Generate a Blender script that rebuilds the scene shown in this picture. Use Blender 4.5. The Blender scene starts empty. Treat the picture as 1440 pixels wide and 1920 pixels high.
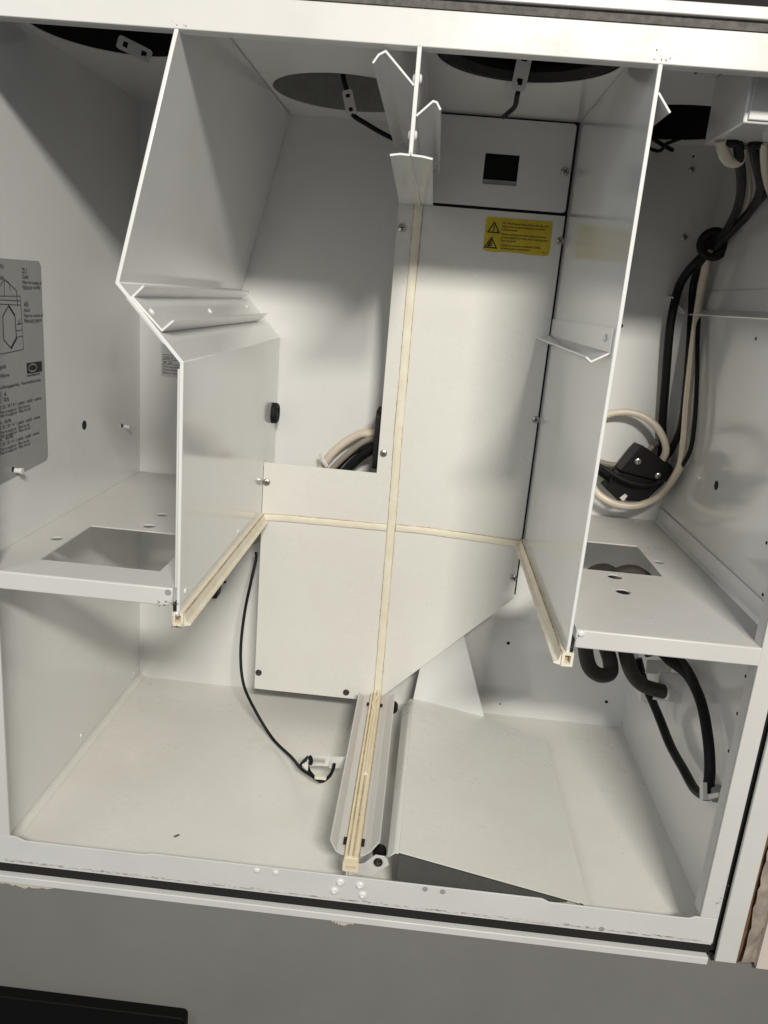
import bpy, bmesh, math, random
from mathutils import Vector, Matrix
random.seed(7)
SC = bpy.context.scene
COL = SC.collection
# ------------------------------------------------------------------ camera
FPX = 1468.505                                     # focal length in photo pixels (1440 x 1920)
cam_d = bpy.data.cameras.new("camera"); cam = bpy.data.objects.new("camera", cam_d); COL.objects.link(cam)
cam.location = (0, -.7, 1.2)
cam.rotation_euler = [math.radians(a) for a in (74.60632, -4.732758, 3.61889)]
cam_d.sensor_fit = 'VERTICAL'; cam_d.sensor_height = 36; cam_d.lens = 36 * FPX / 1920
cam_d.clip_start = .01; cam_d.clip_end = 50
SC.camera = cam
# ------------------------------------------------------------------ world + lamp
W = bpy.data.worlds.new("World"); SC.world = W; W.use_nodes = True
W.node_tree.nodes['Background'].inputs[0].default_value = (.96, .98, 1.0, 1)
W.node_tree.nodes['Background'].inputs[1].default_value = .14
def area(name, loc, target, sx, sy, power, color):
    d = bpy.data.lights.new(name, 'AREA'); d.shape = 'RECTANGLE'; d.size = sx; d.size_y = sy; d.energy = power; d.color = color
    o = bpy.data.objects.new(name, d); COL.objects.link(o); o.location = loc
    o.rotation_euler = (Vector(target) - Vector(loc)).to_track_quat('-Z', 'Y').to_euler()
area("ceiling_lamp", (.44, -1.92, 2.24), (0, .1, 1.0), .50, .16, 58, (1.0, .955, .865))
area("fill_light", (-1.35, -1.45, 1.75), (.1, .2, 1.0), .9, .9, 8, (.92, .965, 1.0))  # added soft fill from the front left, mainly to brighten the right partition
SC.view_settings.view_transform = 'Standard'; SC.view_settings.look = 'None'
SC.view_settings.exposure = 0; SC.view_settings.gamma = 1
# ------------------------------------------------------------------ helpers
R3 = cam.rotation_euler.to_matrix()
CAM = Vector(cam.location)
def ray(u, v): return R3 @ Vector(((u - 720) / FPX, (960 - v) / FPX, -1))
def on(u, v, ax, val):
    d = ray(u, v); i = 'XYZ'.index(ax)
    return CAM + d * ((val - CAM[i]) / d[i])
def aY(u, v, y): return on(u, v, 'Y', y)
def aX(u, v, x): return on(u, v, 'X', x)
def aZ(u, v, z): return on(u, v, 'Z', z)

def mat(name, color, rough=.5, metal=0., spec=.5, coat=0., noise=0., scale=6., bump=0., specks=0., color2=None, bscale=900.):
    m = bpy.data.materials.new(name); m.use_nodes = True
    nt = m.node_tree; N = nt.nodes; L = nt.links; b = N['Principled BSDF']
    b.inputs['Roughness'].default_value = rough; b.inputs['Metallic'].default_value = metal
    b.inputs['Specular IOR Level'].default_value = spec; b.inputs['Coat Weight'].default_value = coat
    b.inputs['Coat Roughness'].default_value = .12
    c = (*color, 1); b.inputs['Base Color'].default_value = c
    tc = N.new('ShaderNodeTexCoord'); src = None
    if noise or specks:
        nz = N.new('ShaderNodeTexNoise'); nz.inputs['Scale'].default_value = scale; nz.inputs['Detail'].default_value = 6
        nz.inputs['Roughness'].default_value = .65
        L.new(tc.outputs['Object'], nz.inputs['Vector'])
        mp = N.new('ShaderNodeMapRange'); mp.inputs[1].default_value = .35; mp.inputs[2].default_value = .75
        L.new(nz.outputs['Fac'], mp.inputs[0])
        mx = N.new('ShaderNodeMix'); mx.data_type = 'RGBA'
        c2 = color2 or tuple(v * (1 - noise) for v in color)
        mx.inputs[6].default_value = c; mx.inputs[7].default_value = (*c2, 1)
        L.new(mp.outputs[0], mx.inputs[0]); src = mx.outputs[2]
        mr = N.new('ShaderNodeMapRange'); mr.inputs[3].default_value = rough * .85; mr.inputs[4].default_value = rough * 1.25
        L.new(nz.outputs['Fac'], mr.inputs[0]); L.new(mr.outputs[0], b.inputs['Roughness'])
    if specks:
        nd = N.new('ShaderNodeTexNoise'); nd.inputs['Scale'].default_value = 11.; nd.inputs['Detail'].default_value = 10; nd.inputs['Roughness'].default_value = .72
        L.new(tc.outputs['Object'], nd.inputs['Vector'])
        md = N.new('ShaderNodeMapRange'); md.inputs[1].default_value = .54; md.inputs[2].default_value = .85; md.inputs[4].default_value = .20
        L.new(nd.outputs['Fac'], md.inputs[0])
        mxd = N.new('ShaderNodeMix'); mxd.data_type = 'RGBA'; L.new(md.outputs[0], mxd.inputs[0]); L.new(src, mxd.inputs[6])
        mxd.inputs[7].default_value = (.50, .46, .38, 1); src = mxd.outputs[2]
        mrd = N.new('ShaderNodeMapRange'); mrd.inputs[1].default_value = .35; mrd.inputs[2].default_value = .8; mrd.inputs[3].default_value = rough * .8; mrd.inputs[4].default_value = min(.8, rough * 2.2)
        L.new(nd.outputs['Fac'], mrd.inputs[0]); L.new(mrd.outputs[0], b.inputs['Roughness'])
        vo = N.new('ShaderNodeTexVoronoi'); vo.inputs['Scale'].default_value = specks
        L.new(tc.outputs['Object'], vo.inputs['Vector'])
        n2 = N.new('ShaderNodeTexNoise'); n2.inputs['Scale'].default_value = 14.; L.new(tc.outputs['Object'], n2.inputs['Vector'])
        th = N.new('ShaderNodeMath'); th.operation = 'LESS_THAN'; th.inputs[1].default_value = .045
        L.new(vo.outputs['Distance'], th.inputs[0])
        g = N.new('ShaderNodeMath'); g.operation = 'GREATER_THAN'; g.inputs[1].default_value = .66
        L.new(n2.outputs['Fac'], g.inputs[0])
        mu = N.new('ShaderNodeMath'); mu.operation = 'MULTIPLY'; L.new(th.outputs[0], mu.inputs[0]); L.new(g.outputs[0], mu.inputs[1])
        m3 = N.new('ShaderNodeMath'); m3.operation = 'MULTIPLY'; m3.inputs[1].default_value = .65; L.new(mu.outputs[0], m3.inputs[0])
        mx2 = N.new('ShaderNodeMix'); mx2.data_type = 'RGBA'; L.new(m3.outputs[0], mx2.inputs[0])
        L.new(src, mx2.inputs[6]); mx2.inputs[7].default_value = (.10, .085, .06, 1); src = mx2.outputs[2]
    if src: L.new(src, b.inputs['Base Color'])
    if bump:
        nb = N.new('ShaderNodeTexNoise'); nb.inputs['Scale'].default_value = bscale; nb.inputs['Detail'].default_value = 2
        L.new(tc.outputs['Object'], nb.inputs['Vector'])
        bp = N.new('ShaderNodeBump'); bp.inputs['Strength'].default_value = bump; bp.inputs['Distance'].default_value = .001
        L.new(nb.outputs['Fac'], bp.inputs['Height']); L.new(bp.outputs[0], b.inputs['Normal'])
        if specks:                                         # slight waviness of thin sheet
            nw = N.new('ShaderNodeTexNoise'); nw.inputs['Scale'].default_value = 7.; nw.inputs['Detail'].default_value = 1
            L.new(tc.outputs['Object'], nw.inputs['Vector'])
            bw = N.new('ShaderNodeBump'); bw.inputs['Strength'].default_value = .35; bw.inputs['Distance'].default_value = .004
            L.new(nw.outputs['Fac'], bw.inputs['Height']); L.new(bw.outputs[0], bp.inputs['Normal'])
    return m
M = {}
M['paint'] = mat('white_powder_coat', (.785, .785, .775), .11, coat=.5, noise=.04, scale=5, bump=.03, specks=80)
M['panel'] = mat('white_panel_coat', (.775, .77, .735), .24, coat=.2, noise=.04, scale=4, bump=.04, specks=70, color2=(.755, .742, .69))
M['frame'] = mat('white_frame_coat', (.66, .65, .63), .33, coat=.1, noise=.07, scale=9, bump=.06, specks=60)
M['worn'] = mat('worn_frame_coat', (.68, .675, .665), .36, noise=.09, scale=12, bump=.06, specks=80)
M['floor'] = mat('white_floor_coat', (.79, .78, .745), .27, coat=.2, noise=.06, scale=5, bump=.04, specks=90, color2=(.74, .725, .67))
M['seal'] = mat('cream_rubber', (.84, .80, .68), .5, noise=.16, scale=34, bump=.15, color2=(.75, .67, .50), bscale=300)
M['sealold'] = mat('yellowed_rubber', (.81, .73, .55), .5, noise=.3, scale=25, bump=.12, color2=(.72, .60, .39), bscale=300)
M['sealdirty'] = mat('soiled_rubber', (.60, .47, .30), .6, noise=.5, scale=120, color2=(.18, .12, .07))
M['grime'] = mat('dark_grime', (.10, .085, .065), .8, noise=.4, scale=200)
M['scuff'] = mat('brown_scuff', (.36, .31, .26), .7, noise=.3, scale=300)
M['ink'] = mat('black_ink', (.018, .018, .018), .5)
M['faint'] = mat('grey_ink', (.06, .06, .06), .55)
M['black'] = mat('black_plastic', (.007, .007, .007), .5, spec=.25, noise=.2, scale=60, bump=.08)
M['rubber'] = mat('black_rubber', (.008, .008, .008), .6, spec=.3, noise=.2, scale=80, bump=.08)
M['cable_b'] = mat('black_cable_sheath', (.006, .006, .007), .48, spec=.22, noise=-.5, scale=70, bump=.1)
M['cable_w'] = mat('cream_cable_sheath', (.72, .64, .52), .32, noise=.12, scale=30)
M['cable_g'] = mat('grey_cable_sheath', (.30, .27, .22), .4)
M['hose'] = mat('brown_black_hose', (.035, .028, .022), .6, noise=.4, scale=90, bump=.3, bscale=400)
M['plastic'] = mat('white_plastic', (.74, .73, .70), .35, noise=.04, scale=20)
M['steel'] = mat('zinc_steel', (.55, .54, .51), .28, metal=1, noise=.25, scale=300)
M['steeld'] = mat('dark_steel', (.10, .09, .075), .35, metal=1, noise=.3, scale=300)
M['galv'] = mat('galvanised_steel', (.36, .36, .35), .45, metal=.0, noise=.25, scale=60)
M['dark'] = mat('dark_void', (.010, .009, .008), .9)  # near-black painted in for the darkness inside holes, gaps and ducts
M['foam'] = mat('tray_shade_grey', (.085, .085, .08), .9, noise=.15, scale=120)  # dark grey standing for the shade in the wedge below the tray
M['dirt'] = mat('brown_dirt', (.19, .165, .13), .85, noise=.4, scale=200)
M['slab'] = mat('black_lacquer', (.003, .003, .003), .6, spec=.15)
M['gasket'] = mat('grey_foam_gasket', (.14, .13, .12), .9, noise=.5, scale=150, bump=.5, bscale=500)
M['grey'] = mat('grey_lacquer', (.215, .21, .197), .55, noise=.16, scale=5, bump=.05)
M['stick'] = mat('grey_foil', (.33, .335, .33), .42, noise=.06, scale=20)
M['plate'] = mat('silver_foil', (.56, .56, .56), .35)
M['yellow'] = mat('yellow_foil', (.66, .52, .02), .42, noise=.15, scale=60, color2=(.55, .37, .02))
M['wall'] = mat('plaster_wall', (.66, .58, .52), .8, noise=.05, scale=14, bump=.2, bscale=200)
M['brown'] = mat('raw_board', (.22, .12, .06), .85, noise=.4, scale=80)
M['tape'] = mat('clear_tape', (.42, .36, .30), .22, noise=.45, scale=55, bump=.8, bscale=90)
M['caulk'] = mat('old_sealant', (.62, .57, .48), .6, noise=.3, scale=70, bump=.5, bscale=160)

def shade(me, ang=35):
    bm = bmesh.new(); bm.from_mesh(me)
    bmesh.ops.recalc_face_normals(bm, faces=bm.faces)
    a = math.radians(ang)
    for f in bm.faces: f.smooth = ang > 0
    for e in bm.edges:
        e.smooth = not (len(e.link_faces) != 2 or e.calc_face_angle(0) > a)
    bm.to_mesh(me); bm.free()
WORLD = {}
def link(name, me, m=None, parent=None, loc=(0, 0, 0), label=None, bevel=0, rot=None):
    o = bpy.data.objects.new(name, me); COL.objects.link(o)
    if m is not None and not me.materials:
        for k in (m if isinstance(m, (list, tuple)) else [m]): me.materials.append(M[k])
    loc = Vector(loc)
    if parent is not None:
        o.parent = parent; o.location = loc - WORLD[parent.name]
    else: o.location = loc
    WORLD[o.name] = loc
    if rot is not None: o.rotation_euler = rot
    if label: o['label'] = label
    if bevel:
        b = o.modifiers.new('bevel', 'BEVEL'); b.width = bevel; b.segments = 2; b.limit_method = 'ANGLE'; b.angle_limit = math.radians(40)
    return o
def obj(name, bm, m, parent=None, label=None, bevel=0, ang=35):
    me = bpy.data.meshes.new(name); bm.to_mesh(me); bm.free(); shade(me, ang)
    return link(name, me, m, parent, (0, 0, 0), label, bevel)
def tag(o, label=None, cat=None, group=None, kind=None):
    if label: o['label'] = label
    if cat: o['category'] = cat
    if group: o['group'] = group
    if kind: o['kind'] = kind
    return o
def thing(name, loc, label, cat, group=None):
    o = bpy.data.objects.new(name, None); COL.objects.link(o); o.location = loc; o.empty_display_size = .01
    WORLD[o.name] = Vector(loc)
    return tag(o, label, cat, group)
def add_box(bm, x0, x1, y0, y1, z0, z1):
    vs = [bm.verts.new((x, y, z)) for x in (x0, x1) for y in (y0, y1) for z in (z0, z1)]
    for q in ((0, 1, 3, 2), (4, 6, 7, 5), (0, 4, 5, 1), (2, 3, 7, 6), (0, 2, 6, 4), (1, 5, 7, 3)):
        bm.faces.new([vs[i] for i in q])
    return bm
def box(*a): return add_box(bmesh.new(), *a)
def add_plate(bm, outer, holes, t0, t1, fn):
    """flat plate: 2-D outline with holes, fn(a, b, t) maps to 3-D, thickness from t0 to t1"""
    loops = [outer] + list(holes); edges = []; rings = []
    for lp in loops:
        vs = [bm.verts.new(fn(a, b, t0)) for a, b in lp]; rings.append(vs)
        for i in range(len(vs)): edges.append(bm.edges.new((vs[i], vs[(i + 1) % len(vs)])))
    if len(loops) == 1: fs = [bm.faces.new(rings[0])]
    else: fs = [g for g in bmesh.ops.triangle_fill(bm, use_beauty=True, use_dissolve=False, edges=edges)['geom'] if isinstance(g, bmesh.types.BMFace)]
    back = {}
    for lp, vs in zip(loops, rings):
        for (a, b), v in zip(lp, vs): back[v] = bm.verts.new(fn(a, b, t1))
    for f in fs: bm.faces.new([back[v] for v in reversed(f.verts[:])])
    for vs in rings:
        for i in range(len(vs)):
            a, b = vs[i], vs[(i + 1) % len(vs)]
            bm.faces.new((a, b, back[b], back[a]))
    return bm
XZ = lambda a, b, t: (a, t, b)
XY = lambda a, b, t: (a, b, t)
YZ = lambda a, b, t: (t, a, b)
def plate(outer, holes, t0, t1, fn): return add_plate(bmesh.new(), outer, holes, t0, t1, fn)
def circ(cx, cy, r, n=24, ry=None): return [(cx + r * math.cos(2 * math.pi * i / n), cy + (ry or r) * math.sin(2 * math.pi * i / n)) for i in range(n)]
def rect(a0, a1, b0, b1): return [(a0, b0), (a1, b0), (a1, b1), (a0, b1)]
def rrect(a0, a1, b0, b1, r, n=4):
    out = []
    for cx, cy, s in ((a1 - r, b0 + r, -90), (a1 - r, b1 - r, 0), (a0 + r, b1 - r, 90), (a0 + r, b0 + r, 180)):
        for i in range(n + 1):
            t = math.radians(s + 90 * i / n); out.append((cx + r * math.cos(t), cy + r * math.sin(t)))
    return out
def offset_poly(pl, t):
    """open polyline thickened to both sides -> closed outline"""
    n = len(pl); L = []; Rr = []
    for i in range(n):
        p = Vector(pl[i]); d0 = (p - Vector(pl[i - 1])).normalized() if i else None
        d1 = (Vector(pl[i + 1]) - p).normalized() if i < n - 1 else None
        d0 = d0 or d1; d1 = d1 or d0
        nn = Vector((-(d0 + d1).y, (d0 + d1).x)).normalized()
        k = t / 2 / max(.35, nn.dot(Vector((-d0.y, d0.x))))
        L.append(tuple(p + nn * k)); Rr.append(tuple(p - nn * k))
    return L + Rr[::-1]
def add_fold(bm, front, back, y0, y1, t):
    """folded sheet along Y: front and back profiles (x, z) with equal point counts"""
    a = offset_poly(front, t); b = offset_poly(back, t); n = len(a); h = n // 2
    va = [bm.verts.new((x, y0, z)) for x, z in a]; vb = [bm.verts.new((x, y1, z)) for x, z in b]
    for i in range(n): bm.faces.new((va[i], va[(i + 1) % n], vb[(i + 1) % n], vb[i]))
    for i in range(h - 1):
        bm.faces.new((va[i], va[i + 1], va[n - 2 - i], va[n - 1 - i])); bm.faces.new((vb[i], vb[i + 1], vb[n - 2 - i], vb[n - 1 - i]))
    return bm
def fold(front, back, y0, y1, t): return add_fold(bmesh.new(), front, back, y0, y1, t)
def catmull(pts, k=8):
    P = [Vector(p) for p in pts]; P = [2 * P[0] - P[1]] + P + [2 * P[-1] - P[-2]]; out = []
    for i in range(1, len(P) - 2):
        p0, p1, p2, p3 = P[i - 1:i + 3]
        for j in range(k):
            t = j / k
            out.append(.5 * (2 * p1 + (p2 - p0) * t + (2 * p0 - 5 * p1 + 4 * p2 - p3) * t * t + (3 * p1 - p0 - 3 * p2 + p3) * t ** 3))
    return out + [P[-2]]
def add_tube(bm, pts, r, n=12, smooth=8, flat=1.):
    c = catmull(pts, smooth) if smooth else [Vector(p) for p in pts]
    T0 = (c[1] - c[0]).normalized(); u = T0.orthogonal().normalized(); prev = None
    rings = []
    for i, p in enumerate(c):
        T = ((c[i + 1] if i < len(c) - 1 else p) - (c[i - 1] if i else p)).normalized()
        u = (u - T * u.dot(T)).normalized(); w = T.cross(u)
        rings.append([bm.verts.new(p + (u * math.cos(2 * math.pi * k / n) + w * math.sin(2 * math.pi * k / n) * flat) * r) for k in range(n)])
    for a, b in zip(rings, rings[1:]):
        for k in range(n): bm.faces.new((a[k], a[(k + 1) % n], b[(k + 1) % n], b[k]))
    bm.faces.new(rings[0][::-1]); bm.faces.new(rings[-1])
    return bm
def tube(*a, **k): return add_tube(bmesh.new(), *a, **k)
def add_lathe(bm, prof, n=20, mtx=None):
    rings = []
    for r, h in prof:
        rings.append([bm.verts.new((r * math.cos(2 * math.pi * k / n), r * math.sin(2 * math.pi * k / n), h)) for k in range(n)] if r > 1e-7 else [bm.verts.new((0, 0, h))])
    fs = []
    for a, b in zip(rings, rings[1:]):
        for k in range(n):
            q = [a[k % len(a)], a[(k + 1) % len(a)], b[(k + 1) % len(b)], b[k % len(b)]]
            q = list(dict.fromkeys(q))
            if len(q) > 2: fs.append(bm.faces.new(q))
    if mtx is not None: bmesh.ops.transform(bm, matrix=mtx, verts=[v for r_ in rings for v in r_])
    return fs
def ribbon(pts, w, h, y, dome=True, wob=0):
    """strip on an XZ face whose front is at y; pts (x, z); grows towards -Y"""
    bm = bmesh.new(); P = [Vector(p) for p in pts]; rings = []
    fine = []
    for a, b in zip(P, P[1:]):
        k = max(2, int((b - a).length / .008))
        fine += [a + (b - a) * i / k for i in range(k)]
    fine.append(P[-1])
    prof = [(-.5, 0), (-.5, .75), (-.36, 1), (.36, 1), (.5, .75), (.5, 0)] if dome else [(-.5, 0), (-.5, 1), (.5, 1), (.5, 0)]
    for i, p in enumerate(fine):
        d = (fine[min(i + 1, len(fine) - 1)] - fine[max(i - 1, 0)]).normalized(); n = Vector((-d.y, d.x))
        j = random.uniform(-wob, wob)
        rings.append([bm.verts.new((p.x + n.x * (s * w + j), y - q * h, p.y + n.y * (s * w + j))) for s, q in prof])
    for a, b in zip(rings, rings[1:]):
        for k in range(len(prof) - 1): bm.faces.new((a[k], a[k + 1], b[k + 1], b[k]))
    bm.faces.new(rings[0]); bm.faces.new(rings[-1])
    return bm
def text_mesh(bm, body, size, origin, xd, yd, lift, align='LEFT', width=None):
    cu = bpy.data.curves.new('lettering', 'FONT'); cu.body = body; cu.size = size; cu.align_x = align; cu.resolution_u = 2
    cu.space_line = 1.0; cu.offset = size * .012
    o = bpy.data.objects.new('lettering', cu); COL.objects.link(o)
    me = o.to_mesh()
    xd = Vector(xd).normalized(); yd = Vector(yd).normalized(); nd = xd.cross(yd)
    sx = 1.
    if width:
        mxx = max((v.co.x for v in me.vertices), default=1); sx = width / mxx
    vs = [bm.verts.new(Vector(origin) + xd * v.co.x * sx + yd * v.co.y + nd * lift) for v in me.vertices]
    for p in me.polygons:
        try: bm.faces.new([vs[i] for i in p.vertices])
        except ValueError: pass
    o.to_mesh_clear(); bpy.data.objects.remove(o); bpy.data.curves.remove(cu)

def sheet(quads, t):
    bm = bmesh.new(); idx = {}
    def V(p):
        k = tuple(round(c, 6) for c in p)
        if k not in idx: idx[k] = bm.verts.new(k)
        return idx[k]
    for q in quads: bm.faces.new([V(p) for p in q])
    bmesh.ops.recalc_face_normals(bm, faces=bm.faces)
    r = bmesh.ops.solidify(bm, geom=bm.faces[:], thickness=t)
    return bm
# ---- small fasteners shared as mesh data
def screw_mesh(name, r, m):
    bm = bmesh.new()
    add_lathe(bm, [(0, 0), (r * 1.0, 0), (r, r * .25), (r * .86, r * .48), (r * .55, r * .62), (0, r * .66)], 20)
    n0 = len(bm.faces)
    for a in (0, math.pi / 2):
        vs = []
        c = bmesh.new(); add_box(c, -r * .62, r * .62, -r * .12, r * .12, r * .45, r * .69)
        bmesh.ops.rotate(c, cent=(0, 0, 0), matrix=Matrix.Rotation(a + .35, 3, 'Z'), verts=c.verts)
        t = bpy.data.meshes.new('t'); c.to_mesh(t); c.free(); bm.from_mesh(t); bpy.data.meshes.remove(t)
    bm.faces.ensure_lookup_table()
    for i, f in enumerate(bm.faces): f.material_index = 0 if i < n0 else 1
    me = bpy.data.meshes.new(name); bm.to_mesh(me); bm.free(); shade(me, 30)
    me.materials.append(M[m]); me.materials.append(M['grime'])
    return me
def rivet_mesh(name, r, m, pit=True):
    bm = bmesh.new()
    pr = [(0, 0), (r, 0), (r * .92, r * .3), (r * .6, r * .5)] + ([(r * .38, r * .5), (r * .3, r * .15), (0, r * .15)] if pit else [(0, r * .55)])
    add_lathe(bm, pr, 18)
    me = bpy.data.meshes.new(name); bm.to_mesh(me); bm.free(); shade(me, 50); me.materials.append(M[m])
    return me
def disc_mesh(name, r, m):
    bm = bmesh.new(); add_lathe(bm, [(r, -.0004), (r, .0002), (0, .0002)], 20)
    me = bpy.data.meshes.new(name); bm.to_mesh(me); bm.free(); me.materials.append(M[m]); return me
ROT = {'-Y': (math.pi / 2, 0, 0), '+X': (0, math.pi / 2, 0), '-X': (0, -math.pi / 2, 0), '+Z': (0, 0, 0), '-Z': (math.pi, 0, 0)}
SCREW = screw_mesh('screw', .0052, 'steel'); SCREWD = screw_mesh('dark_screw', .0048, 'steeld')
RIVET = rivet_mesh('rivet', .0042, 'paint'); RIVETF = rivet_mesh('flat_rivet', .0034, 'paint', False)
HOLE = disc_mesh('drill_hole', .0026, 'dark'); HOLES = disc_mesh('small_hole', .0014, 'dark')
def fix(name, me, p, face, parent, sc=1., spin=0.):
    o = link(name, me, None, parent, p); o.rotation_euler = ROT[face]; o.scale = (sc, sc, sc)
    if spin: o.rotation_euler = (Matrix(o.rotation_euler.to_matrix()) @ Matrix.Rotation(spin, 3, 'Z')).to_euler()
    return o

# ================================================================== dimensions (metres)
XL, XR, YB, ZF, ZC = -.427, .366, .455, .5614, 1.427     # side walls, back, floor, ceiling
PL, PR, PC, YP = -.2208, .159, -.0317, .374              # partitions, centre line, face of the cover panel
ZS = .9105                                               # shelves
# ================================================================== the cabinet carcass
cab = thing('ventilation_cabinet', (-.03, .22, ZF), 'white painted sheet metal ventilation cabinet standing open and emptied out', 'cabinet')
bm = box(XL - .004, XL, .0025, YB, ZF - .003, ZC + .002); sw_l = obj('side_wall', bm, 'paint', cab)
bm = box(XR, XR + .004, .0025, YB, ZF - .003, ZC + .002); sw_r = obj('side_wall', bm, 'paint', cab)
bm = box(XL - .004, XR + .004, YB, YB + .004, ZF - .003, ZC + .002); back = obj('back_wall', bm, 'paint', cab)
bm = box(XL, XR, .0025, YB, ZF - .003, ZF); flo = obj('floor_panel', bm, 'floor', cab)
# rounded crease along the left floor edge
bm = plate([(XL + .0003, ZF + .0005), (XL + .0075, ZF + .0005), (XL + .0035, ZF + .0022), (XL + .0012, ZF + .0050), (XL + .0003, ZF + .0085)], [], .014, YB - .001, XZ)
obj('floor_cove', bm, 'floor', flo, ang=80)
DUCTS = [(-.335, .140, .084), (-.126, .322, .089), (.066, .128, .088), (.268, .345, .092)]
bm = plate(rect(XL, XR, .0025, YB), [circ(x, y, r, 48) for x, y, r in DUCTS], ZC, ZC + .003, XY)
ceil = obj('ceiling_panel', bm, 'paint', cab, ang=0)
for i, (x, y, r) in enumerate(DUCTS):
    bm = bmesh.new(); n = 48; h = .09 if i != 1 else .05
    add_lathe(bm, [(r - .0005, .0005), (r - .0005, h), (0, h), (0, h + .002), (r + .0015, h + .002), (r + .0015, .004)], n, Matrix.Translation((x, y, ZC)))
    obj('duct_collar', bm, 'galv' if i == 1 else 'dark', ceil)  # darkness inside the ducts is put into the colour, middle one stays grey
# black rubber lip in the right-hand duct of the middle chamber
bm = bmesh.new(); x, y, r = DUCTS[2]
add_lathe(bm, [(r - .001, .001), (r - .009, -.0005), (r - .016, .006), (r - .016, .012), (r - .008, .008), (r - .001, .014)], 48, Matrix.Translation((x, y, ZC)))
obj('rubber_lip', bm, 'rubber', ceil)
bm = bmesh.new()
add_lathe(bm, [(r - .024, .022), (r - .034, .020), (r - .034, .03), (r - .024, .03)], 48, Matrix.Translation((x, y, ZC)))
obj('inner_ring', bm, 'galv', ceil)

# ---- front frame
bm = bmesh.new()
add_box(bm, -.46, .40, -.0005, .002, 1.3935, 1.4205); add_box(bm, -.46, .336, .0025, .014, 1.3935, 1.3955)
obj('top_rail', bm, 'frame', cab, bevel=.0008)
bm = box(-.46, .42, -.0018, .0004, 1.4207, 1.4275); obj('gasket', bm, 'gasket', cab)
zr = .5725
outl = [(-.46, zr), (.3563, zr), (.3563, .6035), (.333, .6035), (.327, .6003), (.181, .6003), (.173, .6037), (-.247, .6037), (-.255, .6017), (-.386, .6017), (-.396, .6058), (-.46, .6058)]
bm = plate(outl, [], -.0005, .0015, XZ); brail = obj('bottom_rail', bm, 'worn', cab, bevel=.0006, ang=0)
bm = box(-.46, .3563, .002, .004, .556, .5722); obj('bottom_groove', bm, 'dark', cab)
# the scuffed lower hem of the bottom rail
bm = bmesh.new()
add_plate(bm, [(-.46, zr - .0025), (.3555, zr - .0025), (.3555, zr - .0004), (-.46, zr - .0004)], [], .0005, .003, XZ)
hem = obj('rail_hem', bm, 'worn', brail)
bm = bmesh.new()
for k in range(46):                                       # chipped paint along the hem
    x = random.uniform(-.41, .345); z = zr + .0022 + random.gauss(0, .0006); w = random.uniform(.0006, .005) * random.random(); h = random.uniform(.0001, .00035)
    add_plate(bm, [(x - w, z), (x - w * .3, z - h), (x + w, z - h * .4), (x + w * .5, z + h)], [], -.0008, -.0004, XZ)
tag(obj('paint_chips', bm, 'grime', brail), kind='stuff')
bm = bmesh.new()
for k in range(380):                                       # brownish scuffs
    x = random.uniform(-.41, .345); z = zr + .0018 + random.gauss(0, .0007); w = random.uniform(.001, .007) * random.random(); h = random.uniform(.00008, .0003)
    add_plate(bm, [(x - w, z), (x - w * .3, z - h), (x + w, z - h * .4), (x + w * .5, z + h)], [], -.0007, -.0004, XZ)
tag(obj('rail_scuffs', bm, 'scuff', brail), kind='stuff')
bm = box(-.46, -.4015, -.0008, .0018, .6062, 1.393); obj('stile', bm, 'frame', cab, bevel=.0006)
bm = bmesh.new(); add_box(bm, .3375, .3563, -.0008, .0018, .604, 1.393); add_box(bm, .3375, .3395, .0021, .018, .6042, 1.393)
obj('stile', bm, 'frame', cab, bevel=.0006)

# ---- partitions
prof = [(PL, ZC - .001), (-.2795, 1.192), (PL, 1.128), (PL, .884)]
bm = fold(prof, prof, 0, YB - .001, .0036); part_l = obj('partition', bm, 'paint', cab, label='bent left partition with a sloping guide channel', bevel=.0008)
# doubled hem at the knee, on the outside
bm = bmesh.new()
add_fold(bm, [(-.2705, 1.1805), (-.2365, 1.1435)], [(-.2705, 1.1805), (-.2365, 1.1435)], .0005, .02, .0026)
add_fold(bm, [(-.2232, 1.122), (-.2232, .912)], [(-.2232, 1.122), (-.2232, .912)], -.0004, .018, .0018)
obj('edge_hem', bm, 'frame', part_l)
ch = [(-.2565, 1.1915), (-.2668, 1.1812), (-.2400, 1.1545), (-.2295, 1.1640)]
bm = fold(ch, ch, .003, .408, .0018); chan = obj('guide_channel', bm, 'paint', part_l)
for u, v in ((285, 584), (394, 583), (463, 575)):
    p = None
    # on the channel web: plane through its two fold lines
    a = Vector((-.2668, 0, 1.1812)); b = Vector((-.2400, 0, 1.1545)); n = Vector((1, 0, 1)).normalized()
    d = ray(u, v); t = (a + n * .001 - CAM).dot(n) / d.dot(n); p = CAM + d * t
    o = link('rivet', RIVETF, None, chan, p); o.rotation_euler = (0, math.pi / 4, 0)
bm = fold([(PR, ZC - .001), (PR, .884)], [(PR, ZC - .001), (PR, .884)], 0, YB - .001, .0036)
part_r = obj('partition', bm, 'paint', cab, label='flat right partition with a short angle bracket', bevel=.0008)
an = [(.1565, 1.1897), (.1565, 1.1685), (.1415, 1.1600), (.1365, 1.1635)]
an_b = [(.1565, 1.1897), (.1565, 1.1685), (.1445, 1.1615), (.1385, 1.1640)]
bm = fold(an, an_b, .009, .372, .0016); abr = obj('angle_bracket', bm, 'paint', part_r)
fix('rivet', RIVETF, aX(1135, 634, .1555), '-X', abr)
ob = [(.161, 1.3738), (.1725, 1.3600)]
bm = fold(ob, ob, .001, .2, .0016); obj('outer_tab', bm, 'frame', part_r)
# small rivets on the partitions
for u, v in ((446, 996), (347, 1108), (333, 1150)): fix('rivet', RIVETF, aX(u, v, PL + .0018), '+X', part_l)
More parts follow.
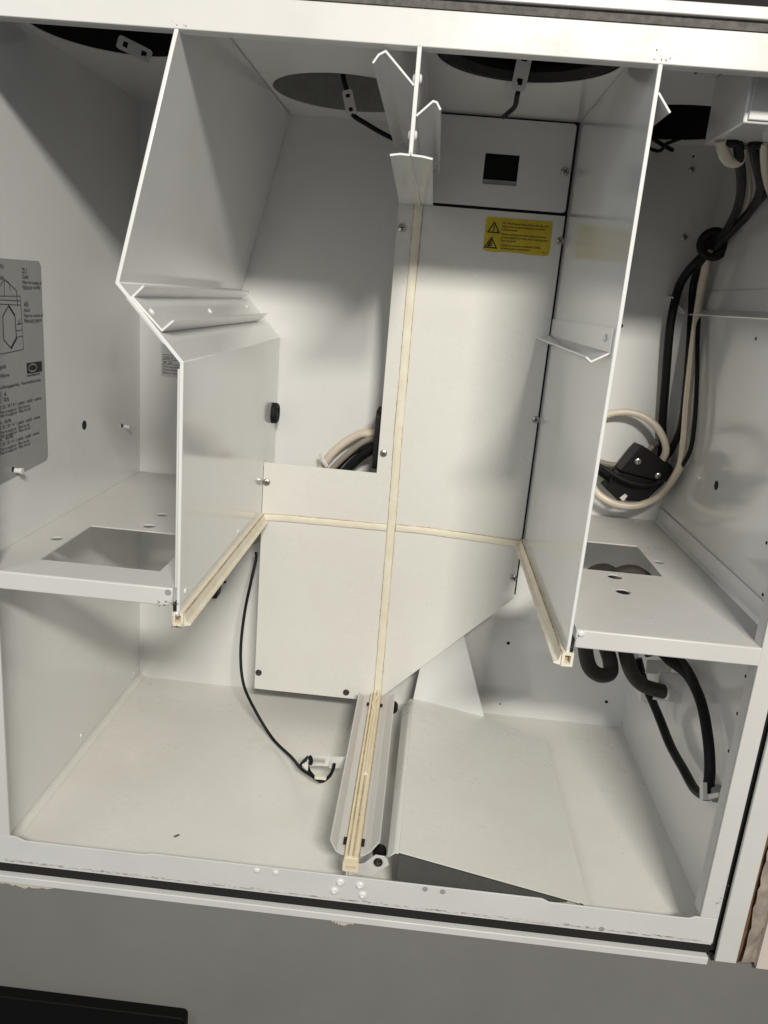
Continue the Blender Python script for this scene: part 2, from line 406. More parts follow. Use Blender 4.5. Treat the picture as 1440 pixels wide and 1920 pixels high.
# seals along the lower edges of the partitions
def side_seal(px, s, parent):
    bm = bmesh.new()
    o = [(px - .0055, .872), (px + .0055, .872), (px + .0055, .8865), (px - .0055, .8865)]
    add_plate(bm, o, [rect(px - .0028, px + .0028, .8752, .8835)], -.001, YP - .004, XZ)
    lip = [(px + s * .0056, .8722), (px + s * .0125, .8735), (px + s * .0125, .8752), (px + s * .0085, .8765), (px + s * .0056, .8862)]
    add_plate(bm, lip, [], .001, YP - .004, XZ)
    w = obj('seal_strip', bm, 'seal', parent)
    b2 = bmesh.new()
    add_plate(b2, rect(px - .0022, px + .0022, .8757, .883), [], .006, .008, XZ)
    x = px + s * .0126
    add_plate(b2, [(px + s * .0058, .8866), (px + s * .0072, .8866), (px + s * .0068, .8872), (px + s * .0058, .8872)], [], .0, YP - .006, XZ)
    for k in range(26):
        y = random.uniform(.0, .02); a = random.uniform(.0004, .0012)
        add_box(b2, px - .0057, px - .0055 + a * .1, y, y + a * 2, random.uniform(.873, .885), .886)
    obj('grime_line', b2, 'sealdirty', w)
side_seal(PL + .0002, 1, part_l); side_seal(PR + .0006, -1, part_r)
bm = box(PL - .0052, PL - .0021, .0005, .05, .8868, .8945); obj('gap_darkness', bm, 'dark', part_l)
bm = box(PR + .0020, PR + .0048, .0005, .05, .8868, .9005); obj('gap_darkness', bm, 'dark', part_r)
# grommet in the left partition
c = aX(511, 774, PL + .002)
bm = bmesh.new(); add_lathe(bm, [(.0085, -.004), (.0085, .006), (.0095, .0085), (.0130, .0085), (.0150, .006), (.0150, .0), (.012, -.004)], 28, Matrix.Translation(c) @ Matrix.Rotation(math.pi / 2, 4, 'Y'))
add_lathe(bm, [(.0086, .002), (0, .002)], 28, Matrix.Translation(c) @ Matrix.Rotation(math.pi / 2, 4, 'Y'))
obj('grommet', bm, 'rubber', part_l)

# ---- central divider with its roof-shaped guide wings
bm = fold([(PC, ZC - .001), (PC, 1.3145)], [(PC, ZC - .001), (PC, 1.3145)], -.0003, YP - .003, .0036)
div = obj('divider', bm, 'paint', cab, bevel=.0006)
w = [(-.0337, 1.3657), (-.0585, 1.3888), (-.0640, 1.3858), (-.0682, 1.3795)]
bm = fold(w, w, 0, .368, .0016); obj('guide_wing', bm, 'paint', div, label='wide left guide wing')
w = [(-.0297, 1.3435), (-.0172, 1.3552), (-.0140, 1.3545), (-.0105, 1.3492)]
bm = fold(w, w, 0, .33, .0016); obj('guide_wing', bm, 'paint', div, label='narrow right guide wing')
f = [(-.0486, 1.3125), (-.0400, 1.3140), (-.0330, 1.3137), (-.0317, 1.3150)]; b_ = [(-.0575, 1.3165), (-.045, 1.3168), (-.036, 1.3168), (-.0325, 1.3172)]
bm = fold(f, b_, -.0003, .368, .0016); obj('guide_foot', bm, 'paint', div)
f = [(-.0316, 1.3150), (-.0300, 1.3137), (-.0215, 1.3133), (-.0132, 1.3120)]; b_ = [(-.0320, 1.3172), (-.0290, 1.3172), (-.0235, 1.3172), (-.0145, 1.3172)]
bm = fold(f, b_, -.0003, .368, .0016); obj('guide_foot', bm, 'paint', div)
for u, v, s in ((787, 146, 1), (776, 252, 1)):
    p = aY(u + 2, v, .004)
    fix('rivet', RIVET, (PC + .0019, p.y + .004, p.z), '+X', div, .9); fix('rivet', RIVET, (PC - .0019, p.y + .004, p.z), '-X', div, .9)

# ---- shelves
def shelf(x0, x1, holes, lab):
    bm = plate(rect(x0, x1, .0022, YB - .001), holes, ZS, ZS - .0016, XY)
    t = obj('shelf', bm, 'frame', cab, label=lab, ang=0)
    obj('shelf_lip', box(x0, x1, -.0006, .0026, ZS - .0185, ZS + .0003), 'frame', t, bevel=.0014)
    return t
sh_l = shelf(XL + .0005, PL - .0054, [rect(-.380, -.2535, .0425, .169), circ(-.318, .239, .0075), circ(-.317, .188, .0075), circ(-.394, .111, .0068)], 'left shelf with a large square cutout at its front')
sh_r = shelf(PR + .0050, XR - .0005, [rect(.178, .297, .188, .308), circ(.2373, .1702, .0085), circ(.2358, .1213, .0085), circ(.3082, .244, .0065)], 'right shelf with a square cutout near the back')
bm = bmesh.new()
add_plate(bm, [(XR - .0008, ZS + .0002), (XR - .0008, ZS + .021), (XR - .0024, ZS + .021), (XR - .0045, ZS + .0035), (XR - .0085, ZS + .0002)], [], .004, YB - .002, XZ)
obj('shelf_upstand', bm, 'paint', sh_r)
p = aY(1090, 1188, -.0005); fix('rivet', RIVETF, p, '-Y', sh_r, 1.0)
fix('drill_hole', disc_mesh('drill_hole', .0032, 'stick'), aY(315, 1111, -.0005), '-Y', sh_l)

# ---- the cover panel behind the heat exchanger space
outer = [(-.2186, .606), (-.0315, .606), (.1548, .7943), (.1545, 1.3172), (-.0585, 1.3172), (-.0585, .9606), (-.2186, .9606)]
bm = plate(outer, [], YP, YP + .0015, XZ); cov = obj('cover_panel', bm, 'panel', cab, bevel=.0004, ang=0)
bm = box(-.0584, .1577, YP + .005, YP + .0065, 1.4215, 1.4268); obj('dark_joint', bm, 'dark', cab)
bm = bmesh.new(); add_box(bm, -.0582, -.0567, YP + .0016, YB - .0005, .9606, ZC - .001)
add_box(bm, -.2184, -.2170, YP + .0016, YP + .03, .608, .955)
obj('panel_return', bm, 'paint', cov)
bm = plate(rrect(-.0584, .1538, 1.3208, 1.4245, .004), [rect(.0452, .0882, 1.3478, 1.3838)], YP, YP + .0015, XZ)
box_f = obj('upper_cover', bm, 'paint', cab, ang=0)
bm = box(.0452 - .006, .0882 + .006, YP + .012, YP + .014, 1.34, 1.39); obj('hole_darkness', bm, 'dark', box_f)
bm = box(.0455, .0880, YP + .002, YP + .010, 1.3480, 1.3535); obj('hole_ledge', bm, 'galv', box_f)
bm = box(-.0584, .1577, YP + .003, YP + .0045, 1.3165, 1.3215); obj('dark_joint', bm, 'dark', box_f)
bm = box(.1515, .1570, YP + .0018, YP + .004, .80, 1.427); obj('dark_joint', bm, 'dark', cov)
for u, v in ((754, 427), (1050, 452), (1005, 787), (719, 850), (500, 904), (963, 1084)): fix('screw', SCREW, aY(u, v, YP), '-Y', cov, 1, random.random() * 3)
for u, v in ((485, 1261), (649, 1298)): fix('screw', SCREWD, aY(u, v, YP), '-Y', cov, 1, random.random() * 3)
fix('screw', SCREW, aY(1059, 322, YP), '-Y', box_f, 1.05, .7)
# rubber seals glued on it in a cross
def strip(pts, wd, wob=.00025):
    s = obj('seal_strip', ribbon(pts, wd, .0026, YP - .0002, True, wob), 'seal', cov)
    bm = ribbon(pts, wd + .0013, .0005, YP - .0001, False, .00035); obj('grime_line', bm, 'sealdirty', s)
    return s
strip([(-.0326, 1.3165), (-.0330, 1.24), (-.0333, 1.17), (-.0329, 1.10), (-.0331, 1.02), (-.0318, .95), (-.0312, .885), (-.0306, .80), (-.0302, .70), (-.0298, .613)], .0106)
strip([(-.2186, .8806), (-.17, .8822), (-.10, .8824), (-.038, .8826)], .0092)
strip([(-.0245, .8838), (.02, .8838), (.08, .8810), (.125, .8790), (.1565, .8776)], .0092)

# ---- other bits fixed to the carcass
lr = [(XR - .0006, 1.2425), (XR - .0030, 1.2180), (XR - .0180, 1.2105)]
bm = fold(lr, lr, .02, .432, .0014); obj('wall_ledge', bm, 'paint', sw_r)
t1 = aY(1272, 556, .402); t2 = aY(1296, 588, .402)
bm = fold([(t1.x, t1.z), (t2.x, t2.z)], [(t1.x, t1.z), (t2.x, t2.z)], .432, .4545, .0016); add_fold(bm, [(t1.x + .004, t1.z + .003), (t2.x + .004, t2.z + .003)], [(t1.x + .004, t1.z + .003), (t2.x + .004, t2.z + .003)], .446, .4545, .0016)
obj('wall_tab', bm, 'paint', back)
for u, v in ((953, 1206), (1137, 1316), (421, 1091), (1165, 611)): fix('drill_hole', HOLE, aY(u, v, YB - .0002), '-Y', back)
for u, v in ((938, 1320), (1115, 1420), (1300, 293), (1345, 290)): fix('drill_hole', HOLES, aY(u, v, YB - .0002), '-Y', back)
for u, v in ((1283, 445), (1297, 318), (1218, 988)): fix('screw', SCREW, aY(u, v, YB - .0002), '-Y', back, .8)
o = fix('drill_hole', HOLE, aX(158, 797, XL + .0003), '+X', sw_l, 2.2)
o = fix('drill_hole', HOLE, aX(1343, 910, XR - .0003), '-X', sw_r, 2.2)
for u, v in ((1398, 1268), (1382, 1338), (1366, 1408), (1437, 1018), (1430, 1115), (1417, 635), (1431, 560)): fix('drill_hole', HOLES, aX(u, v, XR - .0003), '-X', sw_r, 1.3)
for u, v in ((152, 1378), (250, 1262), (153, 1440 - 20)): fix('rivet', RIVETF, aX(u, v, XL + .0003), '+X', sw_l)
PEG = bpy.data.meshes.new('wall_peg'); bm = bmesh.new(); add_lathe(bm, [(.0028, 0), (.0028, .006), (.0034, .0062), (.0034, .0085), (0, .0085)], 14); bm.to_mesh(PEG); bm.free(); shade(PEG); PEG.materials.append(M['plastic'])
for u, v in ((233, 800), (28, 882)):
    o = fix('wall_peg', PEG, aX(u, v, XL + .0003), '+X', sw_l); fix('drill_hole', HOLE, aX(u - 4, v - 2, XL + .0003), '+X', sw_l, 1.1)
for u, v in ((1320, 1080), (1231, 995)):
    fix('wall_peg', PEG, aX(u, v, XR - .0026), '-X', sw_r, .9)
for u, v in ((638, 1654), (675, 1660), (627, 1670), (680, 1678)): fix('rivet', RIVET, aY(u, v, -.0006), '-Y', brail, 1.1)
for u, v in ((797, 1667), (830, 1672), (1128, 1742), (517, 1636), (482, 1632)): fix('drill_hole', disc_mesh('drill_hole', .0030, 'galv') if u > 600 else RIVETF, aY(u, v, -.0006), '-Y', brail)
# dirt gathered in the corners (has its own shape)
bm = bmesh.new()
def smear(c, ax1, ax2, nrm, sx, sy, n):
    ax1, ax2, nrm = Vector(ax1), Vector(ax2), Vector(nrm)
    for k in range(n):
        q = Vector(c) + ax1 * random.gauss(0, sx) + ax2 * abs(random.gauss(0, sy)) + nrm * .0003
        r = random.uniform(.0001, .0009) * random.random() ** 2 + .00012; m = random.randint(4, 6); ph = random.random() * 6
        bm.faces.new([bm.verts.new(q + ax1 * r * math.cos(ph + 6.283 * i / m) * random.uniform(.5, 1.6) + ax2 * r * math.sin(ph + 6.283 * i / m)) for i in range(m)])
smear((XL + .003, YB - .004, ZF), (1, -.4, 0), (.2, -1, 0), (0, 0, 1), .004, .009, 60)
smear((XL, YB - .003, ZF + .003), (0, 1, 0), (0, -.3, 1), (1, 0, 0), .003, .006, 30)
smear((XR, YB - .003, ZF + .004), (0, 1, 0), (0, -.1, 1), (-1, 0, 0), .003, .014, 60)
smear((XL + .01, YB - .003, ZS), (1, 0, 0), (0, -1, 0), (0, 0, 1), .005, .004, 16)
smear((PL - .008, -.0006, .8935), (1, 0, .2), (0, 0, 1), (0, -1, 0), .005, .003, 90)
for k in range(3): smear((PL + .0002 + (-.005, .005, 0)[k], -.0012, (.872, .872, .871)[k]), (.35, 0, 1) if k < 2 else (1, 0, 0), (0, 0, 1), (0, -1, 0), .003, .006 if k < 2 else .001, 60)
smear((PR + .004, -.0006, .9), (.3, 0, 1), (1, 0, 0), (0, -1, 0), .006, .0015, 40)
smear((XR - .004, .006, ZS + .001), (1, 0, 0), (0, 1, 0), (0, 0, 1), .006, .008, 60)
smear((PR, -.0007, 1.396), (1, 0, 0), (0, 0, 1), (0, -1, 0), .005, .002, 22)
smear((-.226, -.0007, 1.396), (1, 0, 0), (0, 0, 1), (0, -1, 0), .006, .002, 12)
smear((PC + .02, .30, ZC), (1, 0, 0), (0, -1, 0), (0, 0, -1), .012, .012, 26)
smear((.35, -.0012, .63), (.1, 0, 1), (1, 0, 0), (0, -1, 0), .012, .003, 40)
smear((.368, -.005, .61), (.1, 0, 1), (1, 0, 0), (0, -1, 0), .012, .003, 30)
for k in range(30):
    smear((random.uniform(-.20, .14), YP, random.uniform(.80, 1.30) if k % 2 else random.uniform(.65, .95)), (1, 0, 0), (0, 0, 1), (0, -1, 0), .001, .001, 1)
for k in range(110):
    x, y = random.uniform(-.40, .34), random.uniform(.03, .44)
    smear((x, y, ZF), (1, 0, 0), (0, 1, 0), (0, 0, 1), .001, .001, 1)
tag(obj('dirt_specks', bm, 'dirt', cab), kind='stuff')
# dark grime blob in the corner of the right shelf
c = Vector((XR - .004, .012, ZS + .004)); bm = bmesh.new(); bmesh.ops.create_icosphere(bm, subdivisions=2, radius=.008, matrix=Matrix.Translation(c))
for v in bm.verts: v.co = c + (v.co - c) * random.uniform(.6, 1.1); v.co.x = min(v.co.x, XR - .0003); v.co.z = max(v.co.z, ZS + .0003)
obj('putty_lump', bm, 'gasket', sh_r)

# ================================================================== exchanger support rail (V cradle) with its seal
sup = thing('support_rail', (PC, .19, .61), 'white V shaped support rail holding a cream rubber seal, running front to back', 'rail')
ZG = .6165
def wing(s):
    pr = [(.0085, .0004), (.0120, .0012), (.0172, .0036), (.0238, .0140), (.0252, .0146)] if s < 0 else [(.0085, .0010), (.0120, .0022), (.0190, .0078), (.0278, .0190), (.0288, .0190)]
    yb = [.372, .371, .364, .352, .352]; yf = [.017, .017, .0175, .0205, .0225]
    F = [Vector((PC + s * x, y, ZG + z)) for (x, z), y in zip(pr, yf)]
    B = [Vector((PC + s * x, y, ZG + z * .9)) for (x, z), y in zip(pr, yb)]
    return obj('cradle_wing', sheet([(F[i], F[i + 1], B[i + 1], B[i]) for i in range(4)], .0014), 'frame', sup, ang=12)
wl, wr = wing(-1), wing(1)
bm = box(PC - .0085, PC + .0085, .021, .371, ZG - .006, ZG - .001); obj('cradle_base', bm, 'sealdirty', sup)
bm = bmesh.new()
sp = [(PC - .0076, ZG - .0008), (PC + .0076, ZG - .0008), (PC + .0076, ZG + .0040), (PC + .0062, ZG + .0056), (PC + .0034, ZG + .0052), (PC + .0024, ZG + .0040),
      (PC + .0008, ZG + .0040), (PC + .0003, ZG + .0062), (PC - .0030, ZG + .0062), (PC - .0036, ZG + .0040), (PC - .0050, ZG + .0046), (PC - .0076, ZG + .0044)]
add_plate(bm, sp, [], .008, .371, XZ); seal = obj('seal_strip', bm, 'sealold', sup)
bm = plate(rrect(PC - .0085, PC + .0085, ZG - .0085, ZG + .0035, .002), [rect(PC - .0052, PC + .0052, ZG - .0048, ZG - .0015)], .002, .0078, XZ)
obj('end_clip', bm, 'sealold', seal)
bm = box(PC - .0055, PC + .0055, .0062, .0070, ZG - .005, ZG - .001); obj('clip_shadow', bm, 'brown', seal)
# rubber bead that has come loose at the back
bm = tube([(PC + .002, .16, ZG + .0060), (PC + .0015, .25, ZG + .0062), (PC + .0022, .31, ZG + .0066), (PC - .001, .325, ZG + .0072), (PC - .0018, .338, ZG + .0074), (PC + .0008, .350, ZG + .0072), (PC + .0030, .357, ZG + .0070), (PC + .0034, .366, ZG + .0085), (PC + .0030, .371, ZG + .0105)], .0023, 10)
obj('loose_bead', bm, 'sealold', seal)
bm = bmesh.new()
for s in (-1, 1):
    for y0, y1 in ((.030, .042), (.336, .344)):
        x = PC + s * .0098
        add_plate(bm, [(x - .0016, y0), (x + .0020, y0), (x + .0020, y1), (x - .0016, y1)], [], ZG + .0022, ZG + .0032, XY)
tag(obj('slot', bm, 'dark', sup), kind='stuff')
bm = bmesh.new()
for s in (-1, 1): add_box(bm, PC + s * .0080 - .0004, PC + s * .0080 + .0004, .022, .37, ZG + .0002, ZG + .0030)
add_box(bm, PC + .0004, PC + .0022, .012, .32, ZG + .0041, ZG + .00415); add_box(bm, PC - .0050, PC - .0036, .012, .37, ZG + .0046, ZG + .0048)
obj('grime_line', bm, 'sealdirty', sup)
pts = [aY(u, v, .016) for u, v in ((661, 1621), (683, 1617), (704, 1602), (724, 1605), (730, 1620), (697, 1642), (664, 1637), (655, 1641), (652, 1621))]
bm = plate([(p.x, p.z) for p in pts], [], .0145, .0160, XZ); fb = obj('foot_bracket', bm, 'frame', sup, bevel=.0003)
a = aY(653, 1619, .012); b = aY(656, 1648, .012)
bm = fold([(a.x - .0015, a.z), (b.x, b.z - .006)], [(a.x - .0015, a.z), (b.x, b.z - .006)], .004, .03, .0014); obj('bracket_flange', bm, 'frame', fb)
fix('screw', SCREWD, aY(709, 1616, .0144), '-Y', fb, 1.05)
bm = bmesh.new(); c = aY(712, 1593, .030); add_lathe(bm, [(0, 0), (.0075, 0), (.0078, .006), (.006, .009), (0, .009)], 18, Matrix.Translation(c) @ Matrix.Rotation(math.pi / 2, 4, 'X')); obj('knob', bm, 'black', sup)
bm = bmesh.new(); c = aY(737, 1322, .365); add_lathe(bm, [(0, 0), (.0075, 0), (.0078, .012), (.006, .016), (0, .016)], 18, Matrix.Translation(c) @ Matrix.Rotation(math.pi / 2, 4, 'X')); obj('knob', bm, 'black', sup)

# ================================================================== loose drain tray on the right of the floor
tr = thing('drain_tray', (.13, .2, ZF), 'loose white folded drain tray sloping down to the right on the cabinet floor', 'tray')
Rf, Rb = aY(737, 1597, .003), Vector((.0195, .395, .6055))
Cf, Cb = aZ(1103, 1699, ZF + .0075), aZ(1023, 1392, ZF + .0075)
Mb = Vector((.1385, .405, .5815)); Ff, Fb = aY(726, 1607, .004), Vector((.0105, .375, .598))
Ra = Rf + Vector((.004, 0, .0)); 
def lerp(a, b, t): return a + (b - a) * t
Lf, Lb = Rf + Vector((.006, 0, .0002)), Rb + Vector((.006, 0, .0002))
Lf.z = Rf.z - .0005; Lb.z = Rb.z - .0005
quads = [(Lf, Cf, Cb, Mb, Lb)]
bm = sheet(quads, .0014); tp = obj('tray_plate', bm, 'panel', tr, ang=50)
rd = [Rf + Vector((0, 0, -.0020)), Rf + Vector((.0022, 0, .0000))]; rdb = [Rb + Vector((0, 0, -.0020)), Rb + Vector((.0022, 0, .0000))]
bm = sheet([(Ff, rd[0], rdb[0], Fb), (rd[0], rd[1], rdb[1], rdb[0]), (rd[1], Lf, Lb, rdb[1])], .0014); obj('tray_fold', bm, 'panel', tr, ang=80)
up = [Lb + Vector((0, .0004, .0006)), Mb + Vector((0, .0004, .0006)), aY(870, 1193, .408), Vector((.07, .408, .735)), aY(790, 1240, .408)]
bm = sheet([up], .0014); obj('tray_upstand', bm, 'paint', tr)
# added dark strip painting the shade under the tray, behind its front edge
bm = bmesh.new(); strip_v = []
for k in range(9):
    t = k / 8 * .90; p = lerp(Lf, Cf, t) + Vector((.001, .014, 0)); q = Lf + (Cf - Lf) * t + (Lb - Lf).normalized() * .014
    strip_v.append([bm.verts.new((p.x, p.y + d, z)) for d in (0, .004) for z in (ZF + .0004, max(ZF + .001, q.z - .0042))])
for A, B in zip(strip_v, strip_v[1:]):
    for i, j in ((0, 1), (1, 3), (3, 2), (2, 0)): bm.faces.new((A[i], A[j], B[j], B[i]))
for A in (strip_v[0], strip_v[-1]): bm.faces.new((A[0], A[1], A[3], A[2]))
obj('tray_shade_strip', bm, 'foam', tr, ang=0)  # the 'foam' material here is only the dark grey of the shade
n = (Cf - Lf).cross(Lb - Lf).normalized()
if n.z < 0: n = -n
def on_plane(u, v, p0, nn):
    d = ray(u, v); return CAM + d * ((p0 - CAM).dot(nn) / d.dot(nn))
for u, v in ((759, 1591), (1089, 1692)):
    p = on_plane(u, v, Lf + n * .0005, n); o = link('drill_hole', HOLE, None, tr, p); o.rotation_euler = n.to_track_quat('Z', 'Y').to_euler(); o.scale = (1.25,) * 3

# ================================================================== stickers
YS = YP - .0002
st = thing('warning_sticker', aY(970, 445, YS), 'small yellow warning sticker with two black triangles on the cover panel', 'sticker')
x0, x1, z0, z1 = .0551, .1403, 1.2668, 1.3092
ol = rrect(x0, x1, z0, z1, .0025)
low = [(x0 + .0855 * k / 14, z0 + random.uniform(-.0002, .0009) - (.0 if not 4 <= k <= 8 else -.0012)) for k in range(1, 14)]
ol = [p for p in ol if p[1] > z0 + .003]                    # ragged lower edge
i = max(range(len(ol)), key=lambda k: (ol[k][0] < x0 + .001, -ol[k][1]))
ol = [(x1, z1 - .002 - .0)] + [p for p in ol if p[1] > z1 - .0026] + [(x0, z0 + .002)] + low + [(x1, z0 + .002)]
bm = plate(ol, [], YS, YS - .0003, XZ); body = obj('sticker_foil', bm, 'yellow', st)
bm = bmesh.new(); yl = YS - .0005
def tri_ring(cx, zb, w, h, k=.0016):
    add_plate(bm, [(cx - w / 2, zb), (cx + w / 2, zb), (cx, zb + h)], [[(cx - w / 2 + k * 1.75, zb + k), (cx + w / 2 - k * 1.75, zb + k), (cx, zb + h - k * 1.9)]], yl, yl + .0001, XZ)
tri_ring(.0662, 1.2900, .0172, .0142); tri_ring(.0645, 1.2712, .0178, .0146)
def shp(pts): add_plate(bm, pts, [], yl, yl + .0001, XZ)
shp([(.0668, 1.3000), (.0648, 1.2963), (.0662, 1.2962), (.0652, 1.2935), (.0645, 1.2938), (.0654, 1.2915), (.0668, 1.2936), (.0661, 1.2936), (.0676, 1.2968), (.0662, 1.2968), (.0676, 1.3000)])
for s in range(4): shp([(.0610, 1.2740 + s * .0020), (.0660 + s * .0001, 1.2738 + s * .0022), (.0672 - s * .0006, 1.2749 + s * .0022), (.0622 + s * .0008, 1.2757 + s * .0020)])
shp([(.0598, 1.2732), (.0625, 1.2732), (.0640, 1.2790), (.0632, 1.2800)])
obj('warning_symbol', bm, 'ink', st)
bm = bmesh.new()
L8 = ["Vor Wartungsarbeiten Gerät allpolig vom", "Netz trennen und Stillstand rotierender", "Teile abwarten.", "Before opening the unit isolate from the", "power supply and wait until rotating parts", "have stopped.", "Couper le courant et attendre l'arrêt", "complet avant intervention."]
zz = [1.3018, 1.2978, 1.2939, 1.2885, 1.2846, 1.2807, 1.2752, 1.2713]
wd = [.0585, .0560, .0205, .0575, .0605, .0200, .0520, .0400]
for s, z, w_ in zip(L8, zz, wd): text_mesh(bm, s, .0040, (.0765, yl, z), (1, 0, 0), (0, 0, 1), 0, width=w_)
text_mesh(bm, "450 901", .0022, (.1305, yl, 1.2705), (1, 0, 0), (0, 0, 1), 0, width=.0065)
obj('lettering', bm, 'ink', st)

st = thing('information_sticker', (XL, .08, 1.09), 'large grey information sticker with a cabinet diagram on the left side wall', 'sticker')
xs = XL + .0004
corner = [(0.0, .9780), (.150, .9865), (.1585, .9870), (.1625, .9915), (.1600, 1.2010), (.1560, 1.2058), (0.0, 1.2040)]
bm = plate(corner, [], xs - .0003, xs, YZ); obj('sticker_foil', bm, 'stick', st)
bm = bmesh.new(); xt = xs + .0003
def wtext(s, size, u, v, width=None):
    p = aX(u, v, xt); text_mesh(bm, s, size, p, (0, 1, 0), (0, 0, 1), 0, width=width)
def seg(pts, w_=.0006):
    for a, b in zip(pts, pts[1:]):
        pa, pb = aX(*a, xt), aX(*b, xt); a2, b2 = Vector((pa.y, pa.z)), Vector((pb.y, pb.z)); d = (b2 - a2).normalized(); n_ = Vector((-d.y, d.x)) * w_ / 2
        add_plate(bm, [tuple(a2 + n_), tuple(b2 + n_), tuple(b2 - n_), tuple(a2 - n_)], [], xt, xt + .0001, YZ)
wtext("ZU", .0075, 41, 512); wtext("Zuluft", .0052, 42, 522); wtext("Filter for supply air", .0048, 42, 532, .042); wtext("Filtre air soufflé", .0048, 42, 541, .038)
wtext("AB", .0075, 45, 575); wtext("Abluft", .0052, 45, 585); wtext("Filter for extract air", .0048, 45, 595, .042); wtext("Filtre air repris", .0048, 45, 604, .038)
wtext("FO", .0055, 0, 503); wtext("luft", .0055, 0, 524)
bl = [(-.02, 0)]
seg([(0, 555), (38, 555), (44, 655), (0, 664)]); seg([(0, 562), (38, 564)]); seg([(0, 570), (39, 572)])
seg([(8, 525), (8, 555)]); seg([(19, 546), (17, 530), (9, 524), (0, 535)]); seg([(9, 524), (31, 545), (33, 575)], .0009)
seg([(5, 593), (16, 573), (28, 592), (31, 635), (21, 653), (7, 637), (5, 593)], .0013); seg([(16, 573), (28, 592)], .002); seg([(21, 653), (31, 633)], .0022)
seg([(31, 608), (42, 606)]); seg([(31, 620), (42, 618)]); seg([(32, 632), (43, 630)]); seg([(33, 600), (36, 610), (38, 598)])
seg([(44, 542), (60, 542)], .0003); seg([(46, 604), (74, 604)], .0003)
wtext("gerät", .0058, 0, 692); wtext("Wärme", .0058, 0, 709)
wtext("Lüftungsgeräte · Raumlufttechnik", .0046, 0, 730, .085)
wtext("1_4", .008, 0, 746); wtext("2 : 40%", .006, 0, 756)
for r0, v in enumerate((768, 806, 838)):
    wtext("E 20 / 30 / 4 / 1 paket · zuluft · coarse", .0052, 0, v, .086 - r0 * .002); wtext("Filter to supply air · Filtre 1er sud", .0048, 0, v + 9, .060); wtext("Filter to supply air · Filtre 1er sud", .0048, 0, v + 16, .062)
wtext("A : 40/96", .0055, 0, 797, .022); wtext("A : 40/96", .0055, 0, 829, .026)
obj('lettering', bm, 'faint', st)
bm = bmesh.new()
q = [aX(u, v, xt) for u, v in ((50, 681), (78, 677), (79, 696), (51, 701))]
add_plate(bm, [(p.y, p.z) for p in q], [circ((q[0].y + q[2].y) / 2 - .004, (q[0].z + q[2].z) / 2, .0095, 24, .0046)], xt, xt + .0001, YZ)
cy, cz = (q[0].y + q[2].y) / 2 - .004, (q[0].z + q[2].z) / 2
add_plate(bm, circ(cy, cz, .0080, 24, .0030), [], xt, xt + .0001, YZ)
wtext("ventilation", .0040, 50, 707, .030)
obj('printed_emblem', bm, 'ink', st)

st = thing('rating_plate', (-.35, YB - .0004, 1.08), 'small silver rating plate on the back wall behind the left partition', 'sticker')
bm = plate(rrect(-.3946, -.300, 1.0585, 1.130, .002), [], YB - .0003, YB - .0006, XZ); obj('plate_foil', bm, 'plate', st)
bm = bmesh.new(); yt = YB - .0008
for z in (1.0905, 1.0832, 1.0765): add_box(bm, -.392, -.302, yt, yt + .0001, z, z + .0006)
add_box(bm, -.392, -.3914, yt, yt + .0001, 1.061, 1.0905)
text_mesh(bm, "230 V 1~ 50 Hz", .0058, (-.3905, yt, 1.0845), (1, 0, 0), (0, 0, 1), 0); text_mesh(bm, "IP 2X", .0055, (-.3905, yt, 1.0778), (1, 0, 0), (0, 0, 1), 0)
for k, s in enumerate(("Wartung nach Anleitung", "Elektrofachkraft beachten", "Made in Germany type approved")): text_mesh(bm, s, .0038, (-.3905, yt, 1.0722 - k * .0046), (1, 0, 0), (0, 0, 1), 0)
obj('lettering', bm, 'ink', st)

# ================================================================== control box, connector box
cb = thing('control_box', (.3, .09, 1.366), 'white control box hanging under the top rail at the upper right', 'box')
bm = box(.2455, XR - .001, .046, .146, 1.3668, 1.4262); obj('box_body', bm, 'paint', cb, bevel=.0015)
bm = box(.2485, XR - .001, .0435, .0458, 1.369, 1.4262); obj('box_lid', bm, 'frame', cb, bevel=.001)
bm = bmesh.new()
for x in (.262, .285, .305): add_lathe(bm, [(.0068, 0), (.0068, -.003), (.005, -.005), (0, -.005)], 18, Matrix.Translation((x, .118, 1.3668)))
obj('cable_gland', bm, 'black', cb)

cn = thing('connector_box', aY(1190, 885, .42), 'black connector box with two screws lying askew on the right shelf', 'connector')
def pxpoly(px, y): return [(aY(u, v, y).x, aY(u, v, y).z) for u, v in px]
top_p = pxpoly([(1201, 837), (1218, 844), (1224, 849), (1237, 858), (1246, 866), (1258, 871), (1263, 878), (1262, 884), (1246, 905), (1163, 884)], .402)
bm = plate(top_p, [], .402, .440, XZ); obj('box_lid', bm, 'black', cn, bevel=.0015)
bot_p = pxpoly([(1163, 885.5), (1246, 906.5), (1217, 934), (1208, 941), (1176, 940), (1172, 934), (1160, 940), (1134, 915), (1146, 905), (1148, 893)], .407)
bm = plate(bot_p, [], .407, .440, XZ); obj('box_base', bm, 'black', cn, bevel=.001)
for u, v in ((1196, 865), (1234, 892)): fix('screw', SCREW, aY(u, v, .402), '-Y', cn, .95)
bm = plate(pxpoly([(1172, 926), (1177, 930), (1169, 940), (1162, 934)], .405), [], .4055, .42, XZ); obj('latch', bm, 'plastic', cn)

